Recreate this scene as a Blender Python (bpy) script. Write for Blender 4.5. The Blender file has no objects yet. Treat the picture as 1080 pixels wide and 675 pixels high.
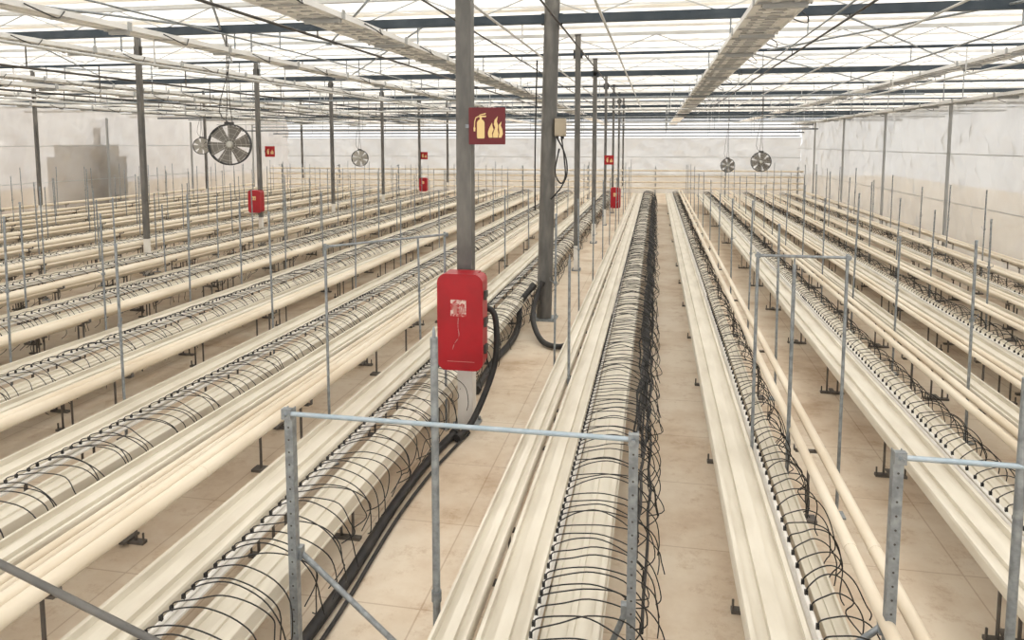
import bpy, math, random
from mathutils import Vector, Matrix
random.seed(4)
S = bpy.context.scene
COL = S.collection

# ------------------------------------------------------------------ materials
def newmat(name):
    m = bpy.data.materials.new(name); m.use_nodes = True
    nt = m.node_tree
    return m, nt, nt.nodes['Principled BSDF'], nt.nodes['Material Output']

def pmat(name, col, rough=0.5, metal=0.0, col2=None, scale=6.0, bump=0.0, lo=0.4, hi=0.7, stretch=(1, 1, 1)):
    m, nt, p, out = newmat(name)
    p.inputs['Roughness'].default_value = rough
    p.inputs['Metallic'].default_value = metal
    p.inputs['Base Color'].default_value = (*col, 1)
    if col2:
        tc = nt.nodes.new('ShaderNodeTexCoord'); mp = nt.nodes.new('ShaderNodeMapping')
        mp.inputs['Scale'].default_value = stretch
        n = nt.nodes.new('ShaderNodeTexNoise'); n.inputs['Scale'].default_value = scale
        n.inputs['Detail'].default_value = 5
        r = nt.nodes.new('ShaderNodeValToRGB')
        r.color_ramp.elements[0].position = lo; r.color_ramp.elements[0].color = (*col, 1)
        r.color_ramp.elements[1].position = hi; r.color_ramp.elements[1].color = (*col2, 1)
        nt.links.new(tc.outputs['Object'], mp.inputs['Vector'])
        nt.links.new(mp.outputs[0], n.inputs['Vector'])
        nt.links.new(n.outputs[0], r.inputs[0]); nt.links.new(r.outputs[0], p.inputs['Base Color'])
        if bump:
            b = nt.nodes.new('ShaderNodeBump'); b.inputs['Strength'].default_value = bump
            b.inputs['Distance'].default_value = 0.01
            nt.links.new(n.outputs[0], b.inputs['Height']); nt.links.new(b.outputs[0], p.inputs['Normal'])
    return m

CREAM = pmat('cream_coated_metal', (0.71, 0.665, 0.565), 0.42, 0, (0.58, 0.53, 0.435), 3.0, stretch=(3, .6, 3))
CREAM2 = pmat('cream_pipe', (0.77, 0.69, 0.56), 0.38, 0, (0.66, 0.56, 0.42), 2.5, stretch=(1, .5, 1))
WHITE = pmat('white_pvc', (0.80, 0.78, 0.74), 0.4, 0, (0.68, 0.65, 0.60), 5)
BLACK = pmat('black_rubber', (0.010, 0.010, 0.010), 0.5)
BLACK2 = pmat('black_hose', (0.014, 0.014, 0.015), 0.55, 0, (0.035, 0.032, 0.03), 8)
GALV = pmat('galvanised_steel', (0.21, 0.23, 0.245), 0.42, 0.5, (0.33, 0.36, 0.38), 30, lo=.35, hi=.65)
ZINC = pmat('bluish_zinc', (.34, .42, .48), .4, .45, (.43, .49, .54), 20)
POST = pmat('weathered_steel', (0.12, 0.118, 0.112), 0.5, 0.4, (0.20, 0.19, 0.175), 9, stretch=(1, 1, .3))
ALU = pmat('pale_aluminium', (0.62, 0.63, 0.62), 0.45, 0.1, (0.52, 0.525, 0.52), 3, stretch=(1, .4, 1))
TRAY = pmat('white_tray_metal', (0.84, 0.84, 0.83), 0.4, 0.05, (0.74, 0.74, 0.73), 3, stretch=(1, .4, 1))
ALU2 = pmat('grey_strap', (.42, .42, .415), .5, .1)
WPOST = pmat('dull_film_post', (.42, .43, .43), .6, .1)
BEAM = pmat('blue_grey_beam', (0.035, 0.05, 0.066), 0.5, 0.3, (0.06, 0.075, 0.09), 3)
DGREY = pmat('dark_bracket', (0.07, 0.065, 0.06), 0.6, 0.3)
FOOTM = pmat('dull_foot_steel', (0.11, 0.10, 0.09), 0.6, 0.3, (.18, .16, .14), 12)
RED = pmat('red_painted_plastic', (0.40, 0.007, 0.016), 0.32, 0, (0.30, 0.006, 0.013), 4)
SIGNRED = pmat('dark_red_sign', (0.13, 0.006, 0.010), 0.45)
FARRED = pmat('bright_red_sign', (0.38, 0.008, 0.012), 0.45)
SIGNW = pmat('sign_gold_print', (0.80, 0.60, 0.28), 0.5)
LABEL = pmat('faded_white_label', (0.70, 0.54, 0.49), 0.6, 0, (0.44, 0.05, 0.05), 34, lo=.46, hi=.58)
LABR = pmat('faded_red_print', (0.50, 0.20, 0.18), .6)
BOXC = pmat('beige_box', (0.42, 0.36, 0.27), 0.5)
BLADE = pmat('fan_blade', (0.20, 0.185, 0.165), 0.5)
PB = pmat('pale_fan_blade', (.42, .40, .36), .5)
FANDK = pmat('fan_dark_wire', (0.06, 0.062, 0.062), 0.5, .3)
FANWIRE = pmat('fan_pale_wire', (0.50, 0.49, 0.45), 0.5, .1)

def floor_mat():
    m, nt, p, out = newmat('dusty_floor')
    tc = nt.nodes.new('ShaderNodeTexCoord')
    n = nt.nodes.new('ShaderNodeTexNoise'); n.inputs['Scale'].default_value = .9; n.inputs['Detail'].default_value = 11; n.inputs['Roughness'].default_value = .66
    nt.links.new(tc.outputs['Object'], n.inputs['Vector'])
    r = nt.nodes.new('ShaderNodeValToRGB')
    e = r.color_ramp.elements
    e[0].position = .28; e[0].color = (.42, .29, .18, 1)
    e[1].position = .58; e[1].color = (.72, .63, .51, 1)
    x = e.new(.44); x.color = (.63, .515, .39, 1)
    nt.links.new(n.outputs[0], r.inputs[0])
    n2 = nt.nodes.new('ShaderNodeTexNoise'); n2.inputs['Scale'].default_value = 4; n2.inputs['Detail'].default_value = 13; n2.inputs['Roughness'].default_value = .8
    nt.links.new(tc.outputs['Object'], n2.inputs['Vector'])
    r2 = nt.nodes.new('ShaderNodeValToRGB')
    r2.color_ramp.elements[0].position = .32; r2.color_ramp.elements[0].color = (.66, .53, .42, 1)
    r2.color_ramp.elements[1].position = .47; r2.color_ramp.elements[1].color = (1, 1, 1, 1)
    nt.links.new(n2.outputs[0], r2.inputs[0])
    mx = nt.nodes.new('ShaderNodeMixRGB'); mx.blend_type = 'MULTIPLY'; mx.inputs[0].default_value = .75
    nt.links.new(r.outputs[0], mx.inputs[1]); nt.links.new(r2.outputs[0], mx.inputs[2])
    br = nt.nodes.new('ShaderNodeTexBrick')
    br.offset = 0; br.inputs['Scale'].default_value = 1.0
    br.inputs['Brick Width'].default_value = .6; br.inputs['Row Height'].default_value = .9
    br.inputs['Mortar Size'].default_value = .005
    br.inputs['Color1'].default_value = (1, 1, 1, 1); br.inputs['Color2'].default_value = (.96, .95, .93, 1)
    br.inputs['Mortar'].default_value = (.60, .50, .42, 1)
    nt.links.new(tc.outputs['Object'], br.inputs['Vector'])
    mx2 = nt.nodes.new('ShaderNodeMixRGB'); mx2.blend_type = 'MULTIPLY'; mx2.inputs[0].default_value = .55
    nt.links.new(mx.outputs[0], mx2.inputs[1]); nt.links.new(br.outputs[0], mx2.inputs[2])
    nt.links.new(mx2.outputs[0], p.inputs['Base Color'])
    p.inputs['Roughness'].default_value = .7
    return m
FLOOR = floor_mat()

def film(name, col, col2, transp=.15, scale=1.2, stretch=(1, 1, .3), trans=.5, gloss=.06, grough=.25):
    m = bpy.data.materials.new(name); m.use_nodes = True; nt = m.node_tree
    nt.nodes.clear()
    out = nt.nodes.new('ShaderNodeOutputMaterial')
    tc = nt.nodes.new('ShaderNodeTexCoord'); mp = nt.nodes.new('ShaderNodeMapping'); mp.inputs['Scale'].default_value = stretch
    n = nt.nodes.new('ShaderNodeTexNoise'); n.inputs['Scale'].default_value = scale; n.inputs['Detail'].default_value = 7; n.inputs['Distortion'].default_value = .4
    nt.links.new(tc.outputs['Object'], mp.inputs[0]); nt.links.new(mp.outputs[0], n.inputs['Vector'])
    r = nt.nodes.new('ShaderNodeValToRGB')
    r.color_ramp.elements[0].position = .35; r.color_ramp.elements[0].color = (*col2, 1)
    r.color_ramp.elements[1].position = .65; r.color_ramp.elements[1].color = (*col, 1)
    nt.links.new(n.outputs[0], r.inputs[0])
    d = nt.nodes.new('ShaderNodeBsdfDiffuse'); t = nt.nodes.new('ShaderNodeBsdfTranslucent')
    nt.links.new(r.outputs[0], d.inputs[0]); nt.links.new(r.outputs[0], t.inputs[0])
    a = nt.nodes.new('ShaderNodeMixShader'); a.inputs[0].default_value = trans
    nt.links.new(d.outputs[0], a.inputs[1]); nt.links.new(t.outputs[0], a.inputs[2])
    g = nt.nodes.new('ShaderNodeBsdfGlossy'); g.inputs['Roughness'].default_value = grough
    b = nt.nodes.new('ShaderNodeMixShader'); b.inputs[0].default_value = gloss
    nt.links.new(a.outputs[0], b.inputs[1]); nt.links.new(g.outputs[0], b.inputs[2])
    tr = nt.nodes.new('ShaderNodeBsdfTransparent')
    c = nt.nodes.new('ShaderNodeMixShader'); c.inputs[0].default_value = transp
    nt.links.new(b.outputs[0], c.inputs[1]); nt.links.new(tr.outputs[0], c.inputs[2])
    nt.links.new(c.outputs[0], out.inputs[0])
    return m
WALLF = film('wall_plastic_film', (.70, .71, .71), (.63, .64, .64), .25, .9, (1, 1, .5), .45, .25, .12)
WALLB = film('wall_plastic_film_warm', (.74, .715, .68), (.55, .505, .46), .22, .35, (1, 1, .6), .42, .22, .12)
WALLO = film('outer_glass_wall', (.66, .67, .68), (.54, .55, .56), .2, .3, (1, 1, .6), .45, .05)
CLOTH = film('shade_cloth', (.90, .875, .82), (.83, .79, .725), .05, .5, (1, 1, 1), .60)
GLASS = film('roof_glazing', (.9, .9, .9), (.8, .8, .8), .85, .8, (1, 1, 1), .5)

# ------------------------------------------------------------------ mesh builder
class MB:
    def __init__(s): s.v = []; s.f = []; s.m = []; s.sm = []
    def add(s, vs, fs, mi=0, smooth=False):
        o = len(s.v); s.v += [tuple(v) for v in vs]
        for f in fs: s.f.append([i + o for i in f]); s.m.append(mi); s.sm.append(smooth)
    def box(s, c, d, mi=0, ch=0.0):
        x, y, z = c; a, b, h = d[0] / 2, d[1] / 2, d[2] / 2
        vs = [(x + i * a, y + j * b, z + k * h) for i in (-1, 1) for j in (-1, 1) for k in (-1, 1)]
        s.add(vs, [(0, 1, 3, 2), (4, 6, 7, 5), (0, 4, 5, 1), (2, 3, 7, 6), (0, 2, 6, 4), (1, 5, 7, 3)], mi)
    def tube(s, pts, r, n=8, mi=0, caps=True):
        pts = [Vector(p) for p in pts]; vs = []; fs = []
        L = len(pts); ref = None
        for i, p in enumerate(pts):
            t = (pts[min(i + 1, L - 1)] - pts[max(i - 1, 0)])
            if t.length < 1e-9: t = Vector((0, 0, 1))
            t.normalize()
            if ref is None:
                ref = Vector((0, 0, 1)) if abs(t.z) < .9 else Vector((0, 1, 0))
            u = ref - t * ref.dot(t)
            if u.length < 1e-4: u = t.orthogonal()
            u.normalize(); w = t.cross(u); ref = u
            rr = r[i] if isinstance(r, (list, tuple)) else r
            for k in range(n):
                a = 2 * math.pi * k / n
                vs.append(p + u * math.cos(a) * rr + w * math.sin(a) * rr)
        for i in range(L - 1):
            for k in range(n):
                k2 = (k + 1) % n
                fs.append((i * n + k, i * n + k2, (i + 1) * n + k2, (i + 1) * n + k))
        s.add(vs, fs, mi, True)
        if caps:
            s.add(vs[:n], [tuple(reversed(range(n)))], mi); s.add(vs[-n:], [tuple(range(n))], mi)
    def prism(s, prof, y0, y1, mi=0, axis='y', smooth=False):
        n = len(prof)
        if axis == 'y': vs = [(a, y0, b) for a, b in prof] + [(a, y1, b) for a, b in prof]
        elif axis == 'x': vs = [(y0, a, b) for a, b in prof] + [(y1, a, b) for a, b in prof]
        else: vs = [(a, b, y0) for a, b in prof] + [(a, b, y1) for a, b in prof]
        s.add(vs, [(i, (i + 1) % n, (i + 1) % n + n, i + n) for i in range(n)], mi, smooth)
        s.add(vs[:n], [tuple(reversed(range(n)))], mi); s.add(vs[n:], [tuple(range(n))], mi)
    def mesh(s, name, mats):
        me = bpy.data.meshes.new(name); me.from_pydata(s.v, [], s.f)
        for m in mats: me.materials.append(m)
        me.polygons.foreach_set('material_index', s.m)
        me.polygons.foreach_set('use_smooth', s.sm)
        me.update()
        import bmesh
        bm = bmesh.new(); bm.from_mesh(me); bmesh.ops.recalc_face_normals(bm, faces=bm.faces); bm.to_mesh(me); bm.free()
        return me

def tag(o, label=None, cat=None, group=None, kind=None):
    if label: o['label'] = label
    if cat: o['category'] = cat
    if group: o['group'] = group
    if kind: o['kind'] = kind
    return o
def ob(name, mb, mats, loc=(0, 0, 0), parent=None, rot=None, **k):
    if not isinstance(mats, (list, tuple)): mats = [mats]
    me = mb.mesh(name, mats) if isinstance(mb, MB) else mb
    o = bpy.data.objects.new(name, me); COL.objects.link(o); o.location = loc
    if rot: o.rotation_euler = rot
    if parent: o.parent = parent
    return tag(o, **k)
def empty(name, loc, rot=None, **k):
    o = bpy.data.objects.new(name, None); COL.objects.link(o); o.location = loc
    o.empty_display_size = .2
    if rot: o.rotation_euler = rot
    return tag(o, **k)
def clone(o, loc=None, rot=None, parent=None):
    c = o.copy(); COL.objects.link(c)
    if loc is not None: c.location = loc
    if rot is not None: c.rotation_euler = rot
    if parent is not None: c.parent = parent
    for ch in o.children: clone(ch, parent=c)
    return c
def smoothpath(pts, n=4):
    P = [Vector(p) for p in pts]; out = []
    for i in range(len(P) - 1):
        p0 = P[max(i - 1, 0)]; p1 = P[i]; p2 = P[i + 1]; p3 = P[min(i + 2, len(P) - 1)]
        for k in range(n):
            t = k / n
            out.append(.5 * ((2 * p1) + (-p0 + p2) * t + (2 * p0 - 5 * p1 + 4 * p2 - p3) * t * t + (-p0 + 3 * p1 - 3 * p2 + p3) * t ** 3))
    out.append(P[-1]); return out

# ------------------------------------------------------------------ shell: film partitions inside a larger greenhouse
XL, XR, YB, YF = -20.0, 6.9, -4.0, 38.0
RX0, RX1, RY0, RY1 = -34.0, 18.0, -5.0, 62.0
WH = 4.8
ZB = 4.2
RXC = (RX0 + RX1) / 2
mb = MB(); mb.box((RXC, (RY0 + RY1) / 2, -.05), (RX1 - RX0, RY1 - RY0, .1))
ob('floor', mb, FLOOR, kind='structure')
def filmwall(name, p0, p1, mat, h, amp=1):
    mb = MB(); n = int((Vector(p1) - Vector(p0)).length / .22); m = 16
    d = (Vector(p1) - Vector(p0)); nrm = Vector((-d.y, d.x, 0)).normalized()
    vs = []
    for i in range(n + 1):
        for j in range(m + 1):
            p = Vector(p0) + d * i / n + Vector((0, 0, h * j / m))
            p += nrm * amp * (.06 * math.sin(i * .7 + j * .5) * math.sin(j * .8 + i * .3) + .03 * math.sin(i * 2.3 - j * 1.1) + random.uniform(-.055, .055))
            vs.append(p)
    fs = [(i * (m + 1) + j, (i + 1) * (m + 1) + j, (i + 1) * (m + 1) + j + 1, i * (m + 1) + j + 1) for i in range(n) for j in range(m)]
    mb.add(vs, fs, 0, True)
    return ob(name, mb, mat, kind='structure')
HR, HL, HF = 3.42, 3.65, 2.75
filmwall('wall_far', (XL, YF, 0), (XR, YF, 0), WALLF, HF)
filmwall('wall_right', (XR, YB, 0), (XR, YF, 0), WALLF, HR)
filmwall('wall_left', (XL, YB, 0), (XL, YF, 0), WALLB, HL)
filmwall('wall_back', (XL, YB, 0), (XR, YB, 0), WALLF, 4.5)
filmwall('wall_outer_far', (RX0, RY1, 0), (RX1, RY1, 0), WALLO, WH, .2)
filmwall('wall_outer_right', (RX1, RY0, 0), (RX1, RY1, 0), WALLO, WH, .2)
filmwall('wall_outer_left', (RX0, RY0, 0), (RX0, RY1, 0), WALLO, WH, .2)
def rail(name, pts, r, mat):
    mb = MB(); mb.tube(pts, r, 6); return ob(name, mb, mat, kind='structure')
for i, f in enumerate((.33, .66, 1.0)):
    rail('trim_%d' % (i * 3 + 1), [(XR - .14, YB, HR * f), (XR - .14, YF, HR * f)], .010, WPOST)
    rail('trim_%d' % (i * 3 + 2), [(XL + .14, YB, HL * f), (XL + .14, YF, HL * f)], .010, WPOST)
    rail('trim_%d' % (i * 3 + 3), [(XL, YF - .14, HF * f), (XR, YF - .14, HF * f)], .014, WPOST)
# equipment standing behind the left film, showing through it as a dim patch
mb = MB(); mb.box((0, 0, 1.0), (1.2, 2.6, 2.0)); mb.box((0, 0, 2.2), (.9, 2.2, .5)); mb.box((.62, -.6, 1.1), (.04, 1.1, 1.6)); mb.box((.62, .6, 1.1), (.04, 1.1, 1.6)); mb.tube([(0, .5, 2.4), (0, .5, 3.1)], .12, 12)
ob('equipment_cabinet', mb, DGREY, (XL - 1.0, 24.4, 0), label='dark grey equipment cabinet behind translucent plastic film', cat='cabinet')

CH = [1.17, -3.6, -8.4, -13.1, -17.8]
brk = [1.17 + 4.76 * k for k in range(-7, 4)]
brk = sorted(set([RX0] + brk + [RX1]))
mb = MB()
for a, b in zip(brk[:-1], brk[1:]):
    mm = (a + b) / 2; hz = WH + .05 + min(.9, (b - a) * .2)
    vs = [(a, RY0, WH + .05), (mm, RY0, hz), (b, RY0, WH + .05), (a, RY1, WH + .05), (mm, RY1, hz), (b, RY1, WH + .05)]
    mb.add(vs, [(0, 1, 4, 3), (1, 2, 5, 4)])
ob('ceiling', mb, GLASS, kind='structure')
mb = MB()
for a, b in zip(brk[:-1], brk[1:]):
    mm = (a + b) / 2; hz = WH + .04 + min(.9, (b - a) * .2)
    mb.box((mm, (RY0 + RY1) / 2, hz), (.07, RY1 - RY0, .07))
    y = RY0 + .5
    while y < RY1:
        mb.tube([(a, y, WH + .06), (mm, y, hz)], .02, 4); mb.tube([(b, y, WH + .06), (mm, y, hz)], .02, 4)
        y += 1.37
ob('trim_10', mb, ALU, kind='structure')

# ------------------------------------------------------------------ transverse trusses, cloth
PY = [2.1 + 4.1 * k for k in range(0, 15)]
W = RX1 - RX0 - .3
mb = MB(); mb.box((0, 0, 0), (W, .10, .12)); me_beam = mb.mesh('bottom_chord', [BEAM])
mb = MB(); mb.box((0, 0, 0), (W, .05, .05)); me_beam2 = mb.mesh('bottom_chord', [BEAM])
mb = MB(); mb.box((0, 0, .36), (W, .05, .06)); me_top = mb.mesh('top_chord', [ALU])
mb = MB(); x = -W / 2 + .2; up = True
while x < W / 2 - .9:
    mb.tube([(x, 0, .04 if up else .34), (x + .82, 0, .34 if up else .04)], .011, 5); x += .82; up = not up
me_web = mb.mesh('web_rods', [ALU])
for k, y in enumerate(PY):
    main = k % 2 == 0
    e = empty('roof_truss', (RXC, y, ZB), label='dark blue-grey steel lattice girder spanning the roof on posts' if main else 'slim dark lattice girder spanning the roof', cat='roof truss', group='greenhouse roof trusses')
    ob('bottom_chord', me_beam if main else me_beam2, [], parent=e); ob('top_chord', me_top, [], parent=e, label='pale aluminium top chord')
    ob('web_rod', me_web, [], parent=e, kind='stuff')
mb = MB(); mb.box((0, 0, 0), (RX1 - RX0 - .2, .035, .03)); me_p1 = mb.mesh('roof_purlin', [ALU])
mb = MB(); mb.box((0, 0, 0), (RX1 - RX0 - .2, .025, .03)); me_p2 = mb.mesh('roof_purlin', [TRAY])
for k, y in enumerate([-2.0] + PY):
    for half in (0, 1):
        y0 = y + .10 + half * 2.05; y1 = y0 + (1.90 + random.uniform(-.12, .04))
        if y1 > RY1 - .5: continue
        mb = MB(); nx, ny = 90, 10; vs = []
        for i in range(nx + 1):
            for j in range(ny + 1):
                X = RX0 + .2 + (RX1 - RX0 - .4) * i / nx
                Yy = y0 + (y1 - y0) * j / ny
                if j in (0, ny): Yy += random.uniform(-.05, .05)
                z = ZB + .53 - .12 * math.sin(math.pi * j / ny) + .03 * math.sin(i * 1.9 + j) + random.uniform(-.012, .012)
                vs.append((X, Yy, z))
        mb.add(vs, [(i * (ny + 1) + j, (i + 1) * (ny + 1) + j, (i + 1) * (ny + 1) + j + 1, i * (ny + 1) + j + 1) for i in range(nx) for j in range(ny)], 0, True)
        prof = [(0 + .06 * math.cos(a), .045 * math.sin(a)) for a in [2 * math.pi * q / 8 for q in range(8)]]
        mb.prism([(y1 + a, ZB + .5 + b) for a, b in prof], RX0 + .2, RX1 - .2, 0, 'x', True)
        ob('shade_screen', mb, CLOTH, label='cream shade cloth panel sagging beneath the glazed roof', cat='shade cloth', group='roof shade screens')
        for q, (dy, me) in enumerate(((.05, me_p1), (.95, me_p2))):
            ob('roof_purlin', me, [], (RXC, y0 + dy, ZB + .365), label='thin pale metal purlin under the shade cloth', cat='purlin', group='roof purlins')

def channel(x, w=.52, z=3.85, ribs=True, yend=58.0):
    e = empty('roof_channel', (x, 0, z), label='wide pale ribbed aluminium roof channel with clipped cable', cat='roof channel', group='lengthwise roof channels')
    mb = MB(); h = w / 2
    prof = [(-h, .05), (-h, -.01), (-h * .92, -.01), (-h * .88, .012), (-h * .4, .012), (-h * .36, 0), (-h * .1, 0), (-h * .06, .012), (h * .40, .012), (h * .44, 0), (h * .6, 0), (h * .64, .012), (h * .88, .012), (h * .92, -.01), (h, -.01), (h, .05)]
    mb.prism(prof, -3.8, yend)
    ob('channel_body', mb, TRAY, parent=e)
    mb = MB(); y = -3
    while y < 37:
        mb.box((0, y, -.004), (w * .98, .03, .02))
        if ribs and y < 22:
            for q in (1, 2, 3): mb.box((-h * .05, y + q * .2, .004), (w * .6, .012, .016))
        y += .82 if y < 22 else 1.6
    ob('strap', mb, ALU2, parent=e, kind='stuff')
    mb = MB(); y = -2.6
    while y < 37:
        mb.box((h * .1, y, -.035), (w * .8, .05, .04)); mb.box((-h * 1.03, y, .03), (.014, .06, .10)); mb.box((h * 1.03, y, .03), (.014, .06, .10))
        y += 2.05
    ob('clamp_plate', mb, WPOST, parent=e, kind='stuff')
    mb = MB(); y = -2
    while y < 37:
        mb.tube(smoothpath([(h, y, .03), (h + .10, y + .08, -.03), (h + .13, y + .25, -.07), (h + .05, y + .4, -.02), (h, y + .5, .04)], 3), .007, 4)
        y += 2.05
    ob('cable', mb, BLACK, parent=e, kind='stuff')
    mb = MB()
    for y in PY:
        if y > yend: break
        for s in (-1, 1): mb.tube([(s * h * .9, y, .06), (s * h * .9, y, ZB - z + .02)], .012, 5)
    ob('hanger_rods', mb, GALV, parent=e, kind='stuff')
for x in CH: channel(x)
channel(5.9, .44, 4.0); channel(10.7, .44, 4.0)
channel(-10.9, .42, 3.5, False, 37.5); channel(-15.4, .42, 3.45, False, 37.5); channel(-6.1, .30, 3.8, False)
channel(6.58, .44, 3.40, True, 37.8)
for x, z, r, m in [(2.4, 4.1, .018, DGREY), (3.4, 4.1, .018, ALU), (4.4, 3.95, .016, GALV), (5.3, 3.7, .020, ALU), (1.9, 3.9, .012, GALV),
                   (-.7, 4.1, .018, ALU), (-1.3, 4.1, .014, DGREY), (-1.85, 3.9, .016, ALU), (-2.6, 4.1, .014, DGREY),
                   (-4.9, 4.05, .020, DGREY), (-5.5, 3.9, .012, GALV), (-7.2, 4.05, .018, DGREY), (-7.6, 3.7, .018, ALU), (-9.9, 3.7, .020, DGREY),
                   (-12.0, 3.5, .020, DGREY), (-14.2, 3.5, .022, ALU), (-16.6, 3.5, .018, DGREY), (-18.8, 3.7, .028, ALU)]:
    mb = MB(); mb.tube([(0, -3.8, 0), (0, 37.6, 0)], r, 6)
    for y in PY[:9]: mb.box((0, y, (ZB - z) / 2), (.014, .02, ZB - z + .02))
    ob('overhead_pipe', mb, m, (x, 0, z), label='thin metal pipe clipped beneath the roof girders', cat='pipe', group='overhead pipes and conduits')
for q, (y, z) in enumerate([(20.6, 3.75), (24.7, 3.6), (26.8, 3.5), (28.8, 3.5), (30.9, 3.35), (33.0, 3.1), (34.0, 3.3), (35.0, 3.2), (36.0, 3.0), (37.0, 2.85), (37.6, 3.15)]):
    mb = MB(); mb.tube([(-13.2, 0, 0), (13.2, 0, 0)], .026, 6)
    for qq in range(-13, 14, 2): mb.tube([(qq, 0, 0), (qq, 0, ZB - z)], .008, 4)
    ob('service_rail', mb, (GALV, ALU, BEAM)[q % 3], (-6.55, y, z), label='transverse hanging metal rail on thin drop rods', cat='rail', group='hanging transverse rails')

for (a, b) in [((3.2, 6.2, ZB), (8.6, 14.4, ZB)), ((6.4, 6.2, ZB), (2.0, 14.4, ZB)), ((-4.0, 6.0, ZB), (-8.8, 14.4, ZB)), ((-3.2, 10.3, ZB), (-8.0, 18.5, ZB)),
               ((-10, 10.3, ZB), (-15, 18.5, ZB)), ((1.5, 14.4, ZB), (6.0, 22.6, ZB)), ((6.3, 6.5, 3.5), (4.4, 8.2, 4.15)), ((-2.0, 6.2, ZB), (-5.6, 12.2, ZB)),
               ((-8.6, 6.2, ZB), (-4.2, 14.4, ZB)), ((2.2, 10.3, ZB), (6.8, 18.5, ZB)), ((-13.4, 14.4, ZB), (-9.0, 22.6, ZB))]:
    mb = MB(); d = Vector(b) - Vector(a); mb.tube([(0, 0, 0), d], .017, 6); mb.box((0, 0, 0), (.08, .08, .02)); mb.box(d, (.08, .08, .02))
    ob('roof_brace', mb, GALV, a, label='slim galvanised diagonal tie rod under the roof', cat='brace', group='roof braces')

# ------------------------------------------------------------------ structural posts
def ipost(x, y, w=.14, top=ZB + .37, base_h=.5, label='weathered grey steel post with white-painted foot', round_=False, lean=0):
    e = empty('support_post', (x, y, 0), rot=(0, lean, 0) if lean else None, label=label, cat='post', group='roof support posts')
    mb = MB(); h = w / 2
    if round_:
        mb.tube([(0, 0, .02), (0, 0, top)], h, 20)
    else:
        t = .012
        prof = [(-h, -h), (h, -h), (h, h), (h * .35, h), (h * .35, h - t), (h - t, h - t), (h - t, -h + t), (-h + t, -h + t), (-h + t, h - t), (-h * .35, h - t), (-h * .35, h), (-h, h)]
        mb.prism(prof, .02, top, 0, 'z')
    ob('shaft', mb, POST, parent=e)
    mb = MB(); mb.box((0, 0, .01), (w * 1.7, w * 1.7, .02))
    if not round_: mb.box((0, 0, base_h / 2), (w * 1.04, w * 1.04, base_h), 1)
    for sx in (-1, 1):
        for sy in (-1, 1): mb.tube([(sx * w * .7, sy * w * .7, .02), (sx * w * .7, sy * w * .7, .05)], .014, 6)
    ob('foot', mb, [GALV, WHITE], parent=e)
    mb = MB(); mb.box((0, 0, top - .01), (w * 1.2, w * 1.2, .02)); ob('cap_plate', mb, DGREY, parent=e)
    for s in (-1, 1):
        mb = MB(); mb.box((s * (h + .02), 0, ZB), (.04, .02, .16)); ob('girder_bracket', mb, DGREY, parent=e)
    return e
ipost(-1.61, 6.2, .13, base_h=.58, label='grey steel post carrying red cabinet and fire sign')
ipost(-1.53, 10.3, .215, round_=True, top=ZB + .40, lean=.022, label='thick round brown-grey steel post with box and cables')
for k in range(2, 8): ipost(-1.5, 6.2 + 4.1 * k, .10 if k < 4 else .075, base_h=.5)
for k in range(1, 8): ipost(-9.45, 8.2 + 4.15 * k, .085, base_h=.7)
for k in (3, 5, 7): ipost(-17.6, 6.2 + 4.1 * k, .08, base_h=.7)
for y in [9, 14, 19, 24, 29, 34]:
    mb = MB(); h = .03
    mb.prism([(-h, -h), (h, -h), (h, -h + .012), (.008, -h + .012), (.008, h - .012), (h, h - .012), (h, h), (-h, h), (-h, h - .012), (-.008, h - .012), (-.008, -h + .012), (-h, -h + .012)], 0, HR, 0, 'z')
    mb.box((0, 0, .01), (.2, .2, .02))
    o = ob('wall_post', mb, WPOST, (XR - .17, y, 0), label='dull grey stanchion against wrinkled plastic film wall', cat='post', group='side wall stanchions')
    if y > 14: clone(o, (XL + .2, y, 0))

# ------------------------------------------------------------------ gutters, pipes, drip lines
Y0, Y1 = 1.4, 31.5
YC = (Y0 + Y1) / 2
def foot_mesh():
    mb = MB(); mb.box((0, 0, .010), (.22, .045, .02)); mb.box((0, 0, .026), (.04, .14, .014))
    mb.tube([(-.05, 0, .02), (-.05, 0, .34)], .009, 6); mb.tube([(.05, 0, .02), (.05, 0, .34)], .009, 6)
    mb.box((0, 0, .335), (.16, .04, .014)); mb.tube([(-.10, 0, .02), (-.10, 0, .07)], .007, 5); mb.tube([(.10, 0, .02), (.10, 0, .07)], .007, 5)
    return mb.mesh('gutter_foot', [FOOTM])
FOOT = foot_mesh()
def flat_gutter(x, w):
    e = empty('growing_gutter', (x, YC, 0), label='long cream ridged metal growing gutter on dark feet', cat='growing gutter', group='flat growing gutters')
    mb = MB(); h = w / 2; b, t = .345, .44
    prof = [(-h * .55, b), (-h * .62, b + .03), (-h, b + .035), (-h, b + .05), (-h * .97, t - .012), (-h * .92, t), (-h * .76, t), (-h * .74, t - .036), (-h * .3, t - .036), (-h * .27, t - .012), (h * .27, t - .012), (h * .3, t - .036), (h * .74, t - .036), (h * .76, t), (h * .92, t), (h * .97, t - .012), (h, b + .05), (h, b + .035), (h * .62, b + .03), (h * .55, b)]
    mb.prism(prof, Y0 - YC, Y1 - YC)
    ob('trough', mb, CREAM, parent=e)
    y = max(Y0 + .6, abs(x) * .9 - 1)
    while y < 29:
        ob('gutter_foot', FOOT, [], (0, y - YC, 0), parent=e); y += 1.9 if y < 14 else 3.8
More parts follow.
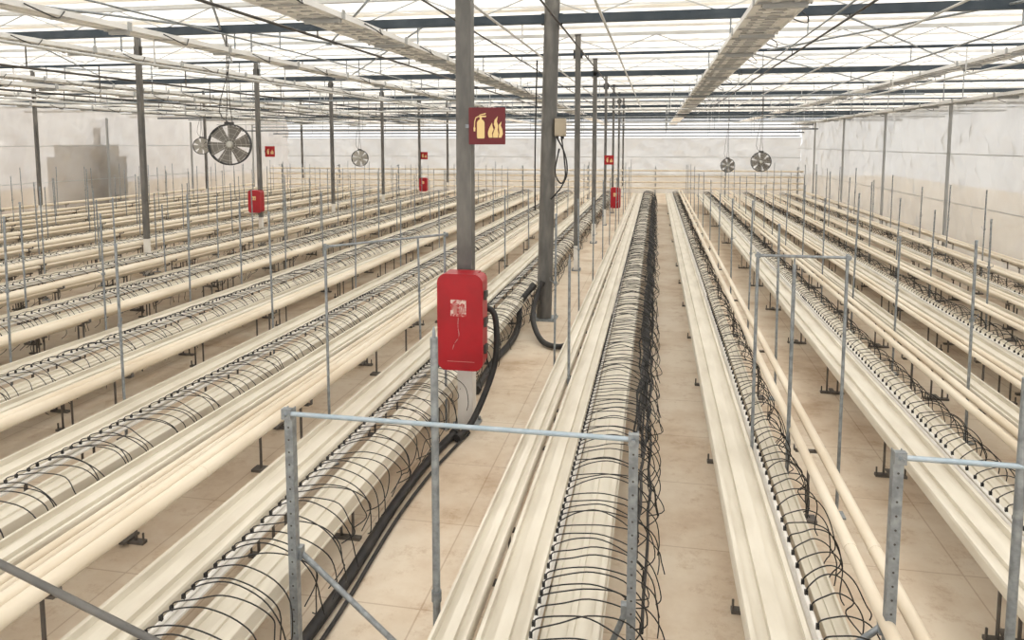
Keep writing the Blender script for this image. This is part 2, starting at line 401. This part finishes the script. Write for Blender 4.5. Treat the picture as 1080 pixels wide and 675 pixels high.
def low_gutter(x, w):
    e = empty('draped_gutter', (x, YC, 0), label='low cream flat-topped gutter draped with black dripper tubes', cat='growing gutter', group='draped growing gutters')
    mb = MB(); h = w / 2; b = .28; t = .375
    prof = [(h * .95, b), (h * 1.0, b + .004), (h * 1.0, b + .014), (h * .95, b + .018), (h * .94, t - .004), (h * .90, t), (h * .72, t), (h * .70, t - .024), (h * .12, t - .024), (h * .10, t - .012), (-h * .10, t - .012), (-h * .12, t - .024), (-h * .70, t - .024), (-h * .72, t), (-h * .90, t), (-h * .94, t - .004), (-h * .95, b + .018), (-h, b + .014), (-h, b + .004), (-h * .95, b)]
    mb.prism(prof, Y0 - YC, Y1 - YC, 0, 'y')
    ob('trough', mb, CREAM, parent=e)
    mb = MB()
    mb.box((0, 0, .010), (.18, .04, .02)); mb.tube([(-.04, 0, .02), (-.04, 0, .28)], .009, 6); mb.tube([(.04, 0, .02), (.04, 0, .28)], .009, 6)
    me = mb.mesh('gutter_foot', [FOOTM])
    y = max(Y0 + .9, abs(x) * .9 - 1)
    while y < 29:
        ob('gutter_foot', me, [], (0, y - YC, 0), parent=e); y += 1.9 if y < 12 else 3.8
def pipes(x, gap=.13, r=.027, z=.52):
    e = empty('heating_pipe_rail', (x, YC, 0), label='pair of cream heating pipes on low steel supports', cat='heating pipe', group='heating pipe rails')
    g = gap / 2
    for sx in (-1, 1):
        mb = MB(); mb.tube([(sx * g, Y0 - YC, z), (sx * g, Y1 - YC + .2, z)], r, 14)
        y = Y0 + 2.3
        while y < Y1: mb.tube([(sx * g, y - YC, z), (sx * g, y - YC + .05, z)], r + .002, 14); y += 6
        ob('pipe', mb, CREAM2, parent=e)
    mb = MB()
    mb.tube([(sx * g, Y1 - YC + .2, z) for sx in (-1, 1)], r, 10)
    ob('end_bend', mb, CREAM2, parent=e)
    mb = MB()
    mb.box((0, 0, .01), (.12, .09, .02)); mb.tube([(0, 0, .01), (0, 0, z - r - .02)], .010, 6); mb.box((0, 0, z - r - .012), (gap + .06, .03, .016))
    for sx in (-1, 1): mb.box((sx * (gap / 2 + r + .006), 0, z - r + .008), (.006, .03, .036))
    me = mb.mesh('pipe_support', [FOOTM])
    y = max(Y0 + 1.2, abs(x) * .9 - 1)
    while y < 30:
        ob('pipe_support', me, [], (0, y - YC, 0), parent=e); y += 2.4

def loop_pts(span, seed):
    R = random.Random(seed)
    d = R.uniform(-.01, .13); hh = R.uniform(.035, .085); dr = R.uniform(-.30, -.14); j = lambda a: R.uniform(-a, a)
    sp = span * R.uniform(.94, 1.18)
    p = [(0, 0, 0), (.04 * sp, .0, .028), (.25 * sp, d * .25, hh * .9), (.5 * sp, d * .6 + j(.01), hh), (.8 * sp, d * .95 + j(.015), hh * .25), (.99 * sp, d * 1.05 + j(.025), -.07),
         (1.05 * sp + j(.03), d * .9 + j(.04), dr * .75), (.99 * sp + j(.04), d * .6 + j(.05), dr + j(.03))]
    if R.random() < .35: p.append((.80 * sp + j(.08), j(.10), dr - .05))
    return p
TR = .0034
def drip_line(x, span, dens=.11, nind=90, z=.46, ystart=None):
    ys = Y0 if ystart is None else ystart
    e = empty('drip_irrigation_line', (x, YC, 0), label='white irrigation hose with black dripper tubes arching over gutter', cat='irrigation line', group='drip irrigation lines')
    mb = MB(); mb.tube([(0, Y0 - YC, z - .02), (0, Y1 - YC, z - .02)], .012, 8)
    ob('supply_hose', mb, WHITE, parent=e)
    mb = MB(); mb.tube([(-.03, Y0 - YC, z - .05), (-.03, Y1 - YC, z - .05)], .010, 6); mb.box((-.015, 0, z - .065), (.06, Y1 - Y0, .012), 1)
    y = Y0 + .5
    while y < 30: mb.box((-.02, y - YC, z / 2 - .03), (.012, .02, z - .07), 2); y += 1.9
    ob('return_hose', mb, [CREAM, WHITE, FOOTM], parent=e)
    variants = []
    for v in range(16):
        mb = MB(); mb.tube(smoothpath(loop_pts(span, v + int(span * 100)), 4), TR, 5); mb.box((0, 0, 0), (.014, .014, .024))
        variants.append(mb.mesh('dripper_tube', [BLACK]))
    y = ys; n = 0
    rest = MB()
    while y < Y1 - .1:
        if n < nind:
            ob('dripper_tube', random.choice(variants), [], (0, y - YC, z), parent=e, rot=(0, 0, random.uniform(-.13, .13)))
        else:
            far = y > 14
            pp = loop_pts(span, random.randint(0, 10 ** 6))
            if not far: pp = smoothpath(pp, 2)
            rest.tube([(a, b + y - YC, c + z) for a, b, c in pp], TR if not far else .0045, 4 if not far else 3, 0, False)
        n += 1
        y += dens * random.uniform(.75, 1.25) * (1 if y < 16 else 1.35)
    if rest.v: ob('dripper_tube_run', rest, BLACK, parent=e, kind='stuff')

flat_gutter(-.60, .22); flat_gutter(-.82, .17); low_gutter(-.33, .27); drip_line(-.475, .45, .075, 100)
flat_gutter(.55, .27); drip_line(.71, .24, .11, 80); low_gutter(.82, .12); pipes(1.03, .115, .031)
flat_gutter(1.78, .28); drip_line(1.96, .30, .10, 80, ystart=2.2); low_gutter(2.12, .20); pipes(2.41, .11, .031); flat_gutter(2.74, .20)
flat_gutter(3.34, .24); drip_line(3.50, .30, .11, 60, ystart=4); low_gutter(3.66, .20); pipes(3.94, .11, .03); flat_gutter(4.24, .20); pipes(3.02, .09)
flat_gutter(4.75, .24); drip_line(4.91, .30, .13, 40, ystart=6); low_gutter(5.07, .20); pipes(5.32, .11, .03); flat_gutter(5.62, .20); pipes(5.98, .12); flat_gutter(6.30, .2); pipes(4.48, .09)
for j in range(10):
    o = -1.77 * j
    vis = max(Y0, abs(-2.3 + o) * .93 - 1.2)
    flat_gutter(-2.27 + o, .29); low_gutter(-1.88 + o, .25); pipes(-2.59 + o, .084, .041, .60)
    if j > 0: flat_gutter(-1.44 + o, .24); pipes(-1.16 + o, .07, .028, .46)
    drip_line(-2.06 + o, .42, .09 if j < 4 else .14, max(20, 95 - 15 * j), ystart=vis)

mb = MB()
for s in range(18):
    pts = []; y = 3.4 + s * .3; px = random.uniform(-.12, -.02); ph = random.random() * 6; pz = random.uniform(.06, .36)
    while y < 31:
        pts.append((px + .025 * math.sin(y * 1.3 + ph) + random.uniform(-.02, .02), y, pz + .04 * math.sin(y * .9 + ph * 2) + random.uniform(-.02, .02))); y += .28
    mb.tube(pts, .009, 5)
ob('hose_bundle', mb, BLACK2, label='tangled bundle of thin black irrigation hoses beside path gutter', cat='hose bundle', kind='stuff')

def hose(pts, r, label, name='floor_hose', n=5, mat=BLACK2):
    c = Vector(pts[0]); mb = MB(); P = smoothpath([Vector(p) - c for p in pts], n)
    mb.tube(P, r, 10)
    for q in (0, len(P) - 1):
        d = (P[1] - P[0]).normalized() if q == 0 else (P[-1] - P[-2]).normalized()
        mb.tube([P[q] - d * .03, P[q] + d * .03], r * 1.25, 10)
    return ob(name, mb, mat, tuple(c), label=label, cat='hose')
hose([(-1.66, 1.5, .04), (-1.68, 2.6, .04), (-1.67, 3.6, .04), (-1.71, 4.6, .04), (-1.69, 5.4, .04), (-1.64, 5.9, .04)], .034, 'thick black hose lying on floor beside gutter')
hose([(-1.60, 1.5, .02), (-1.61, 2.4, .02), (-1.60, 3.4, .02), (-1.64, 4.4, .02), (-1.62, 5.2, .02), (-1.54, 5.95, .02)], .012, 'slim black hose lying on floor beside gutter')
hose([(-1.47, 6.3, 1.05), (-1.385, 6.3, 1.0), (-1.355, 6.28, .8), (-1.37, 6.25, .55), (-1.44, 6.15, .3), (-1.52, 6.0, .10), (-1.58, 5.8, .05)], .028, 'black corrugated hose hanging down beside red cabinet', 'cabinet_hose')
hose([(-1.53, 10.1, .55), (-1.60, 10.0, .35), (-1.56, 9.5, .18), (-1.35, 8.9, .06), (-1.10, 8.7, .05), (-.95, 8.9, .08)], .035, 'thick black hose curling from round post base', 'post_hose')
hose([(-1.66, 10.1, .5), (-1.8, 9.9, .3), (-1.75, 9.5, .1), (-1.72, 8.8, .05), (-1.75, 8.0, .05), (-1.72, 7, .05)], .04, 'thick black hose running along the floor past the post', 'floor_hose')

# ------------------------------------------------------------------ stakes and frames
def stake_mesh(h):
    mb = MB()
    mb.tube([(0, 0, 0), (0, 0, h)], .0115, 8)
    mb.tube([(0, 0, h), (0, 0, h + .012), (0, 0, h + .02)], [.014, .014, .008], 8)
    mb.box((0, 0, .006), (.1, .1, .012))
    mb.box((0, 0, h * .62), (.03, .026, .03)); mb.tube([(0, 0, h * .62), (.06, 0, h * .62 + .02), (.06, 0, h * .62 + .05)], .004, 5)
    return mb.mesh('trellis_stake', [GALV])
ST = stake_mesh(1.75)
def stake(x, y, s=1.0):
    o = ob('trellis_stake', ST, [], (x, y, 0), label='thin galvanised upright stake with small wire hook', cat='stake', group='crop support stakes')
    o.rotation_euler = (random.uniform(-.015, .015), random.uniform(-.015, .015), random.uniform(0, 6)); o.scale = (1, 1, s)
XS = [-.98, -2.455, -4.21] + [-4.21 - 1.77 * k for k in range(1, 9)]
XSR = [1.20, 2.58, 4.10, 5.48]
for q, xs in enumerate(XS + XSR):
    y = 5.1 + (.0 if q < 3 or q > 10 else (q * .77) % 1.6)
    step = 2.3 if xs > -5 else 1.35
    if xs > 2: step = 1.7
    while y < 31:
        vis = y > abs(xs) * .93 - .6 if xs < 0 else y > xs * 1.5
        if xs == -.98 and y < 7: vis = False
        if xs == 1.20 and y < 7: vis = False
        if vis and not (xs == -2.455 and y < 5.5):
            stake(xs + random.uniform(-.015, .015), y + random.uniform(-.22, .22), random.uniform(.84, 1.05))
        y += step
def upright(mb, x, h, w=.034):
    t = .004; a = w / 2
    prof = [(x - a, -a), (x + a, -a), (x + a, a), (x + a - t, a), (x + a - t, -a + t), (x - a + t, -a + t), (x - a + t, a), (x - a, a)]
    mb.prism(prof, 0, h, 0, 'z')
    z = .1
    while z < h - .03: mb.tube([(x, -a - .001, z), (x, -a + .001, z)], .005, 6, 1); z += .06
    mb.box((x, 0, .006), (.1, .1, .012))
def frame(x0, x1, y, h, label, braces=(), w=.034, slim=False, rot=None):
    e = empty('crop_frame', (x0, y, 0), rot=rot, label=label, cat='support frame')
    for x in (x0, x1):
        mb = MB()
        if slim: mb.tube([(0, 0, 0), (0, 0, h)], .011, 8); mb.box((0, 0, .006), (.1, .1, .012))
        else: upright(mb, 0, h, w)
        ob('upright', mb, [GALV, DGREY], (x - x0, 0, 0), parent=e)
    mb = MB(); mb.tube([(-.02, -w / 2 - .008, h - .02), (x1 - x0 + .02, -w / 2 - .008, h - .02)], .012 if not slim else .010, 8)
    ob('crossbar', mb, ZINC if not slim else GALV, parent=e)
    for x in (0, x1 - x0):
        mb = MB(); k = .6 if slim else 1
        mb.box((x, -w / 2 - .008, h - .02), (.045 * k, .03, .05 * k)); mb.tube([(x, -w / 2 - .045 * k, h - .02), (x, -w / 2, h - .02)], .010 * k, 6)
        ob('clamp', mb, GALV, parent=e)
    for (bx, bz, ex, ez) in braces:
        mb = MB(); mb.tube([(bx - x0, .03, bz), (ex - x0, .03, ez)], .014, 8); mb.box((bx - x0, .02, bz), (.05, .04, .06)); mb.box((ex - x0, .03, ez), (.05, .04, .03))
        ob('diagonal_brace', mb, GALV, parent=e)
    return e
frame(-1.66, -.07, 3.1, 1.27, 'galvanised hooped frame with bluish crossbar and perforated uprights', [(-1.65, .55, -1.02, .015), (-.09, .45, -.25, .015)], .04)
frame(.98, 2.6, 3.12, 1.27, 'galvanised hooped frame with diagonal brace over cream rows', [(.97, .5, .45, .015), (2.58, .5, 2.1, .015)], .04)
e = empty('brace_frame', (-3.0, 2.2, 0), label='two short steel uprights joined by long diagonal brace', cat='support frame')
for dx, h in ((0, 1.3), (2.04, .56)):
    mb = MB(); upright(mb, 0, h, .036); ob('upright', mb, [GALV, DGREY], (dx, 0, 0), parent=e)
mb = MB(); mb.tube([(0, -.03, 1.20), (2.04, -.03, .49)], .014, 8); ob('diagonal_brace', mb, POST, parent=e)
frame(-2.455, -2.455 + 1.13, 5.2, 1.74, 'slim tall hooped frame across cream gutters', slim=True, w=.022, rot=(0, 0, math.radians(53)))
frame(.68, 1.24, 5.1, 1.78, 'slim tall hooped frame beside path gutter', slim=True, w=.02)
for (x, y, h, r, lab) in [(-.955, 3.1, 1.64, .018, 'tall round galvanised pole with pointed tip'), (1.42, 3.1, 1.60, .018, 'tall galvanised pole beside hooped frame'), (-.715, 6.3, 1.5, .012, 'thin galvanised pole beside path gutter'), (.94, 5.25, 1.68, .013, 'thin galvanised pole between gutter and heating pipes')]:
    mb = MB(); mb.tube([(0, 0, 0), (0, 0, h)], r, 12); mb.tube([(0, 0, h), (0, 0, h + .03), (0, 0, h + .05)], [r * .5, r * .45, .002], 8); mb.box((0, 0, .006), (.1, .1, .012)); mb.tube([(0, 0, .4), (0, 0, .45)], r * 1.3, 12)
    ob('trellis_pole', mb, GALV, (x, y, 0), label=lab, cat='pole')

# ------------------------------------------------------------------ fire cabinets and signs
def rbox(mb, c, d, r, mi=0, axis='z', seg=5):
    if axis == 'z': a, b, h = d[0] / 2, d[1] / 2, d[2] / 2; ca, cb, cc = c[0], c[1], c[2]
    elif axis == 'y': a, b, h = d[0] / 2, d[2] / 2, d[1] / 2; ca, cb, cc = c[0], c[2], c[1]
    else: a, b, h = d[1] / 2, d[2] / 2, d[0] / 2; ca, cb, cc = c[1], c[2], c[0]
    prof = []
    for sx, sy, st in ((1, 1, 0), (-1, 1, 90), (-1, -1, 180), (1, -1, 270)):
        for q in range(seg + 1):
            an = math.radians(st + 90 * q / seg)
            prof.append((ca + sx * (a - r) + r * math.cos(an), cb + sy * (b - r) + r * math.sin(an)))
    mb.prism(prof, cc - h, cc + h, mi, axis)
def bevel(o, w=.012, seg=3):
    m = o.modifiers.new('bevel', 'BEVEL'); m.width = w; m.segments = seg; m.limit_method = 'ANGLE'; m.angle_limit = math.radians(40)
def poly(mb, pts, y, mi=0, t=.002):
    mb.prism(pts, y, y + t, mi, 'y')
def extinguisher_icon(mb, ox, oz, s, y, mi=0):
    P = lambda l: [(ox + a * s, oz + b * s) for a, b in l]
    poly(mb, P([(-.10, -.42), (.12, -.42), (.14, -.38), (.14, .12), (.10, .19), (.05, .22), (-.03, .22), (-.08, .19), (-.12, .12), (-.12, -.38)]), y, mi)
    poly(mb, P([(-.025, .22), (.045, .22), (.045, .30), (-.025, .30)]), y, mi)
    poly(mb, P([(-.06, .30), (.18, .30), (.20, .35), (-.04, .35)]), y, mi)
    poly(mb, P([(-.04, .38), (.18, .44), (.18, .40), (-.04, .355)]), y, mi)
    poly(mb, P([(-.06, .31), (-.06, .345), (-.17, .29), (-.21, .16), (-.22, -.05), (-.19, -.05), (-.18, .15), (-.15, .26)]), y, mi)
    poly(mb, P([(-.24, -.05), (-.17, -.05), (-.18, -.18), (-.23, -.18)]), y, mi)
def flame_icon(mb, ox, oz, s, y, mi=0):
    P = lambda l: [(ox + a * s, oz + b * s) for a, b in l]
    poly(mb, P([(-.24, -.42), (-.10, -.42), (-.12, -.25), (-.06, -.10), (-.10, .02), (-.12, .16), (-.18, .04), (-.24, -.08), (-.28, -.22), (-.27, -.34)]), y, mi)
    poly(mb, P([(-.07, -.42), (.10, -.42), (.13, -.28), (.10, -.12), (.12, .04), (.07, .20), (.10, .40), (-.02, .26), (-.05, .10), (.0, -.04), (-.05, -.18), (-.09, -.30)]), y, mi)
    poly(mb, P([(.13, -.42), (.24, -.42), (.30, -.28), (.28, -.10), (.22, .04), (.25, .20), (.15, .08), (.15, -.08), (.17, -.24)]), y, mi)

def cabinet(x, y, z, w, h, d, big=True):
    e = empty('fire_extinguisher_cabinet', (x, y, z), label='red plastic fire extinguisher cabinet mounted on steel post', cat='fire cabinet', group='red fire cabinets')
    mb = MB(); rbox(mb, (0, 0, h / 2), (w * .94, d * .55, h * .97), .06 * w / .4, 0, 'y')
    o = ob('cabinet_body', mb, RED, (0, 0, 0), parent=e); bevel(o, .008)
    mb = MB(); rbox(mb, (0, -d * .45, h / 2), (w, d * .42, h), .08 * w / .4, 0, 'y', 8)
    o = ob('door', mb, RED, (0, 0, 0), parent=e); bevel(o, .03, 4)
    yf = -d * .66
    mb = MB()
    mb.prism([(-.5 * d, h * .975), (-.62 * d, h * .97), (-.64 * d, h * .985), (-.5 * d, h * 1.0), (.1 * d, h * 1.008), (.25 * d, h * 1.0), (.25 * d, h * .97)], -w * .34, w * .34, 0, 'x')
    o = ob('hood', mb, RED, parent=e); bevel(o, .008)
    mb = MB()
    rbox(mb, (-w * .03, yf - .001, h * .65), (w * .34, .004, h * .17), .006, 0, 'y')
    ob('label_plate', mb, LABEL if big else SIGNW, parent=e, label='faded white and red pictogram label')
    mb = MB(); extinguisher_icon(mb, -w * .10, h * .65, h * .14, yf - .005)
    flame_icon(mb, w * .05, h * .65, h * .12, yf - .005)
    ob('pictogram', mb, LABR, parent=e)
    if big:
        mb = MB()
        mb.tube(smoothpath([(-w * .03, yf - .003, h * .56), (-w * .04, yf - .003, h * .46), (-w * .02, yf - .003, h * .36), (-w * .12, yf - .003, h * .28), (-w * .16, yf - .003, h * .22)], 4), .0018, 4)
        ob('printed_line', mb, LABEL, parent=e)
        mb = MB(); mb.box((w * .02, yf - .002, h * .095), (w * .6, .003, .004)); ob('printed_line', mb, LABR, parent=e)
        for zz in (.22, .50, .78):
            mb = MB(); rbox(mb, (w * .505, -d * .25, h * zz), (.025, d * .42, .055), .008, 0, 'x'); mb.box((w * .515, -d * .42, h * zz), (.03, .03, .075))
            ob('latch', mb, DGREY, parent=e, label='dark latch strap')
        mb = MB(); mb.box((0, d * .3, h * .8), (w * .6, .02, .05)); ob('mounting_bracket', mb, GALV, parent=e)
    return e
cabinet(-1.58, 6.02, .60, .39, .82, .24)
cabinet(-9.42, 16.3, .84, .32, .54, .22, False)
cabinet(-9.25, 28.9, .55, .32, .56, .22, False)
cabinet(-1.38, 26.55, .20, .36, .74, .22, False)
def sign(x, y, z, s, rot=0, near=False):
    e = empty('fire_extinguisher_sign', (x, y, z), rot=(0, 0, rot), label='square dark red sign with extinguisher and flame pictogram', cat='sign', group='fire safety signs')
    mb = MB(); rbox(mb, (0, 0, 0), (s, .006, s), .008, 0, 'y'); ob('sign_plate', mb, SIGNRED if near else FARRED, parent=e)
    k = 1 if near else .75
    mb = MB(); extinguisher_icon(mb, -s * .18, 0, s * .80 * k, -.006); flame_icon(mb, s * .22, -s * .02, s * .70 * k, -.006)
    ob('pictogram', mb, SIGNW, parent=e)
    mb = MB(); mb.box((-s * .3, .015, 0), (s * .6, .02, .03)); ob('bracket', mb, GALV, parent=e)
sign(-1.40, 6.12, 2.645, .31, .12, True)
sign(-9.27, 16.7, 2.30, .26)
sign(-9.27, 29, 2.0, .3)
sign(-1.38, 22.5, 2.0, .28)

def ebox(x, y, z, w, h, mat, lab):
    e = empty('junction_box', (x, y, z), label=lab, cat='electrical box')
    mb = MB(); rbox(mb, (0, 0, 0), (w, .1, h), .01, 0, 'y'); ob('box_body', mb, mat, parent=e)
    mb = MB(); rbox(mb, (0, -.056, 0), (w * .9, .012, h * .9), .01, 0, 'y'); ob('box_lid', mb, mat, parent=e)
    for sx in (-.25, .25):
        mb = MB(); mb.tube([(w * sx, 0, -h / 2), (w * sx, 0, -h / 2 - .04)], .014, 8); ob('cable_gland', mb, BLACK, parent=e)
ebox(-1.30, 10.22, 2.72, .15, .24, BOXC, 'small beige junction box fixed to round post')
for k, pts in enumerate([[(-1.28, 10.2, 2.57), (-1.24, 10.18, 2.3), (-1.22, 10.15, 2.05), (-1.28, 10.15, 1.95), (-1.36, 10.14, 2.1), (-1.31, 10.14, 2.4)],
                         [(-1.34, 10.2, 2.57), (-1.22, 10.1, 2.35), (-1.19, 10.1, 2.1), (-1.27, 10.12, 1.9), (-1.4, 10.15, 1.75)],
                         [(-1.62, 10.16, 3.6), (-1.64, 10.14, 2.4), (-1.64, 10.16, 1.6)]]):
    hose(pts, .010, 'black cable looped beside junction box', 'cable_loop', mat=BLACK)

# ------------------------------------------------------------------ fans
def fan(x, y, z, R, rot, hang=ZB, blade=BLADE):
    e = empty('circulation_fan', (x, y, z), rot=(0, 0, rot), label='round wire-caged circulation fan hanging from roof', cat='fan', group='hanging circulation fans')
    mb = MB(); N = 32
    ring = lambda rr, yy, r: mb.tube([(rr * math.cos(2 * math.pi * q / N), yy, rr * math.sin(2 * math.pi * q / N)) for q in range(N + 1)], r, 6, 0, False)
    ring(R, -.06, .013); ring(R, .08, .013)
    ob('housing_ring', mb, FANDK, parent=e)
    mb = MB()
    for rr in (.3, .55, .8): ring(R * rr, -.09, .0025)
    for q in range(12):
        a = 2 * math.pi * q / 12; mb.tube([(.05 * math.cos(a), -.10, .05 * math.sin(a)), (R * math.cos(a), -.07, R * math.sin(a))], .0025, 4)
    ob('wire_guard', mb, FANWIRE, parent=e)
    mb = MB(); mb.tube([(0, -.07, 0), (0, .14, 0)], .055, 16); mb.tube([(0, -.11, 0), (0, -.07, 0)], [.035, .055], 16)
    ob('motor_hub', mb, FANWIRE, parent=e)
    n = 5; vs = []
    for i in range(n + 1):
        rr = .05 + (R * .93 - .05) * i / n; w = R * (.16 + .26 * i / n); tw = math.radians(34 - 12 * i / n)
        for sg in (-1, 1):
            for dy in (-.004, .004): vs.append((sg * w * math.cos(tw) * .95, sg * w * math.sin(tw) * .4 + dy, rr))
    fs = []
    for i in range(n):
        a = i * 4; b = a + 4
        fs += [(a, b, b + 2, a + 2), (a + 1, a + 3, b + 3, b + 1), (a, a + 1, b + 1, b), (a + 2, b + 2, b + 3, a + 3)]
    fs += [(0, 2, 3, 1), (n * 4, n * 4 + 1, n * 4 + 3, n * 4 + 2)]
    mb = MB(); mb.add(vs, fs)
    me = mb.mesh('blade', [blade])
    for q in range(6): ob('blade', me, [], parent=e, rot=(0, 2 * math.pi * q / 6 + .3, 0))
    mb = MB(); dz = hang - z
    mb.tube([(-.05, 0, R), (-.02, 0, R + .3), (0, 0, dz)], .006, 5); mb.tube([(.05, 0, R), (.02, 0, R + .3), (0, 0, dz)], .006, 5); mb.box((0, 0, R + .02), (.14, .05, .04))
    ob('hanger', mb, DGREY, parent=e)
    mb = MB(); mb.tube(smoothpath([(0, .1, 0), (.1, .15, R * .8), (-.15, .1, R + .2), (.02, .03, dz * .7), (0, 0, dz)], 4), .006, 5)
    ob('power_cable', mb, BLACK, parent=e)
fan(-6.5, 10.5, 2.48, .31, .45)
fan(-16.5, 24.8, 2.4, .30, .5, blade=PB)
fan(-10.8, 26, 1.95, .3, .3, blade=PB)
fan(3.2, 24, 1.93, .30, -.1)
fan(2.9, 31.5, 1.6, .28, -.1)

# ------------------------------------------------------------------ far headland rails
for i, z in enumerate((.55, .8, 1.05, 1.3)):
    mb = MB(); mb.tube([(-18.5, 0, z), (6.2, 0, z)], .035, 8)
    for x in range(-18, 7, 3): mb.box((x, .05, z - .0), (.06, .04, .1))
    ob('header_pipe', mb, CREAM2, (0, 33.0 + i * .12, 0), label='cream transverse header pipe at the row ends', cat='header pipe', group='transverse header pipes')
for x in range(-18, 7, 3):
    mb = MB(); mb.box((0, 0, .75), (.05, .05, 1.5)); mb.box((0, 0, .01), (.16, .16, .02)); mb.box((0, -.12, 1.45), (.04, .3, .03))
    ob('header_stand', mb, GALV, (x, 33.55, 0), label='galvanised stand holding header pipes', cat='stand', group='header pipe stands')

# ------------------------------------------------------------------ light, camera
w = bpy.data.worlds.new('World'); S.world = w; w.use_nodes = True
bg = w.node_tree.nodes['Background']; bg.inputs[0].default_value = (.985, .988, 1.0, 1); bg.inputs[1].default_value = 2.1
sun = bpy.data.lights.new('sun', 'SUN'); sun.energy = 4.2; sun.angle = math.radians(14); sun.color = (1, .97, .925)
so = bpy.data.objects.new('sun', sun); COL.objects.link(so); so.rotation_euler = (math.radians(20), math.radians(18), 0)
cam = bpy.data.cameras.new('camera'); co = bpy.data.objects.new('camera', cam); COL.objects.link(co)
cam.sensor_fit = 'HORIZONTAL'; cam.sensor_width = 36; cam.lens = 26.0; cam.shift_y = -.103; cam.clip_end = 200
co.location = (0, 0, 2.5); co.rotation_euler = (math.radians(84.5), 0, math.radians(10.97))
S.camera = co
S.view_settings.view_transform = 'Standard'
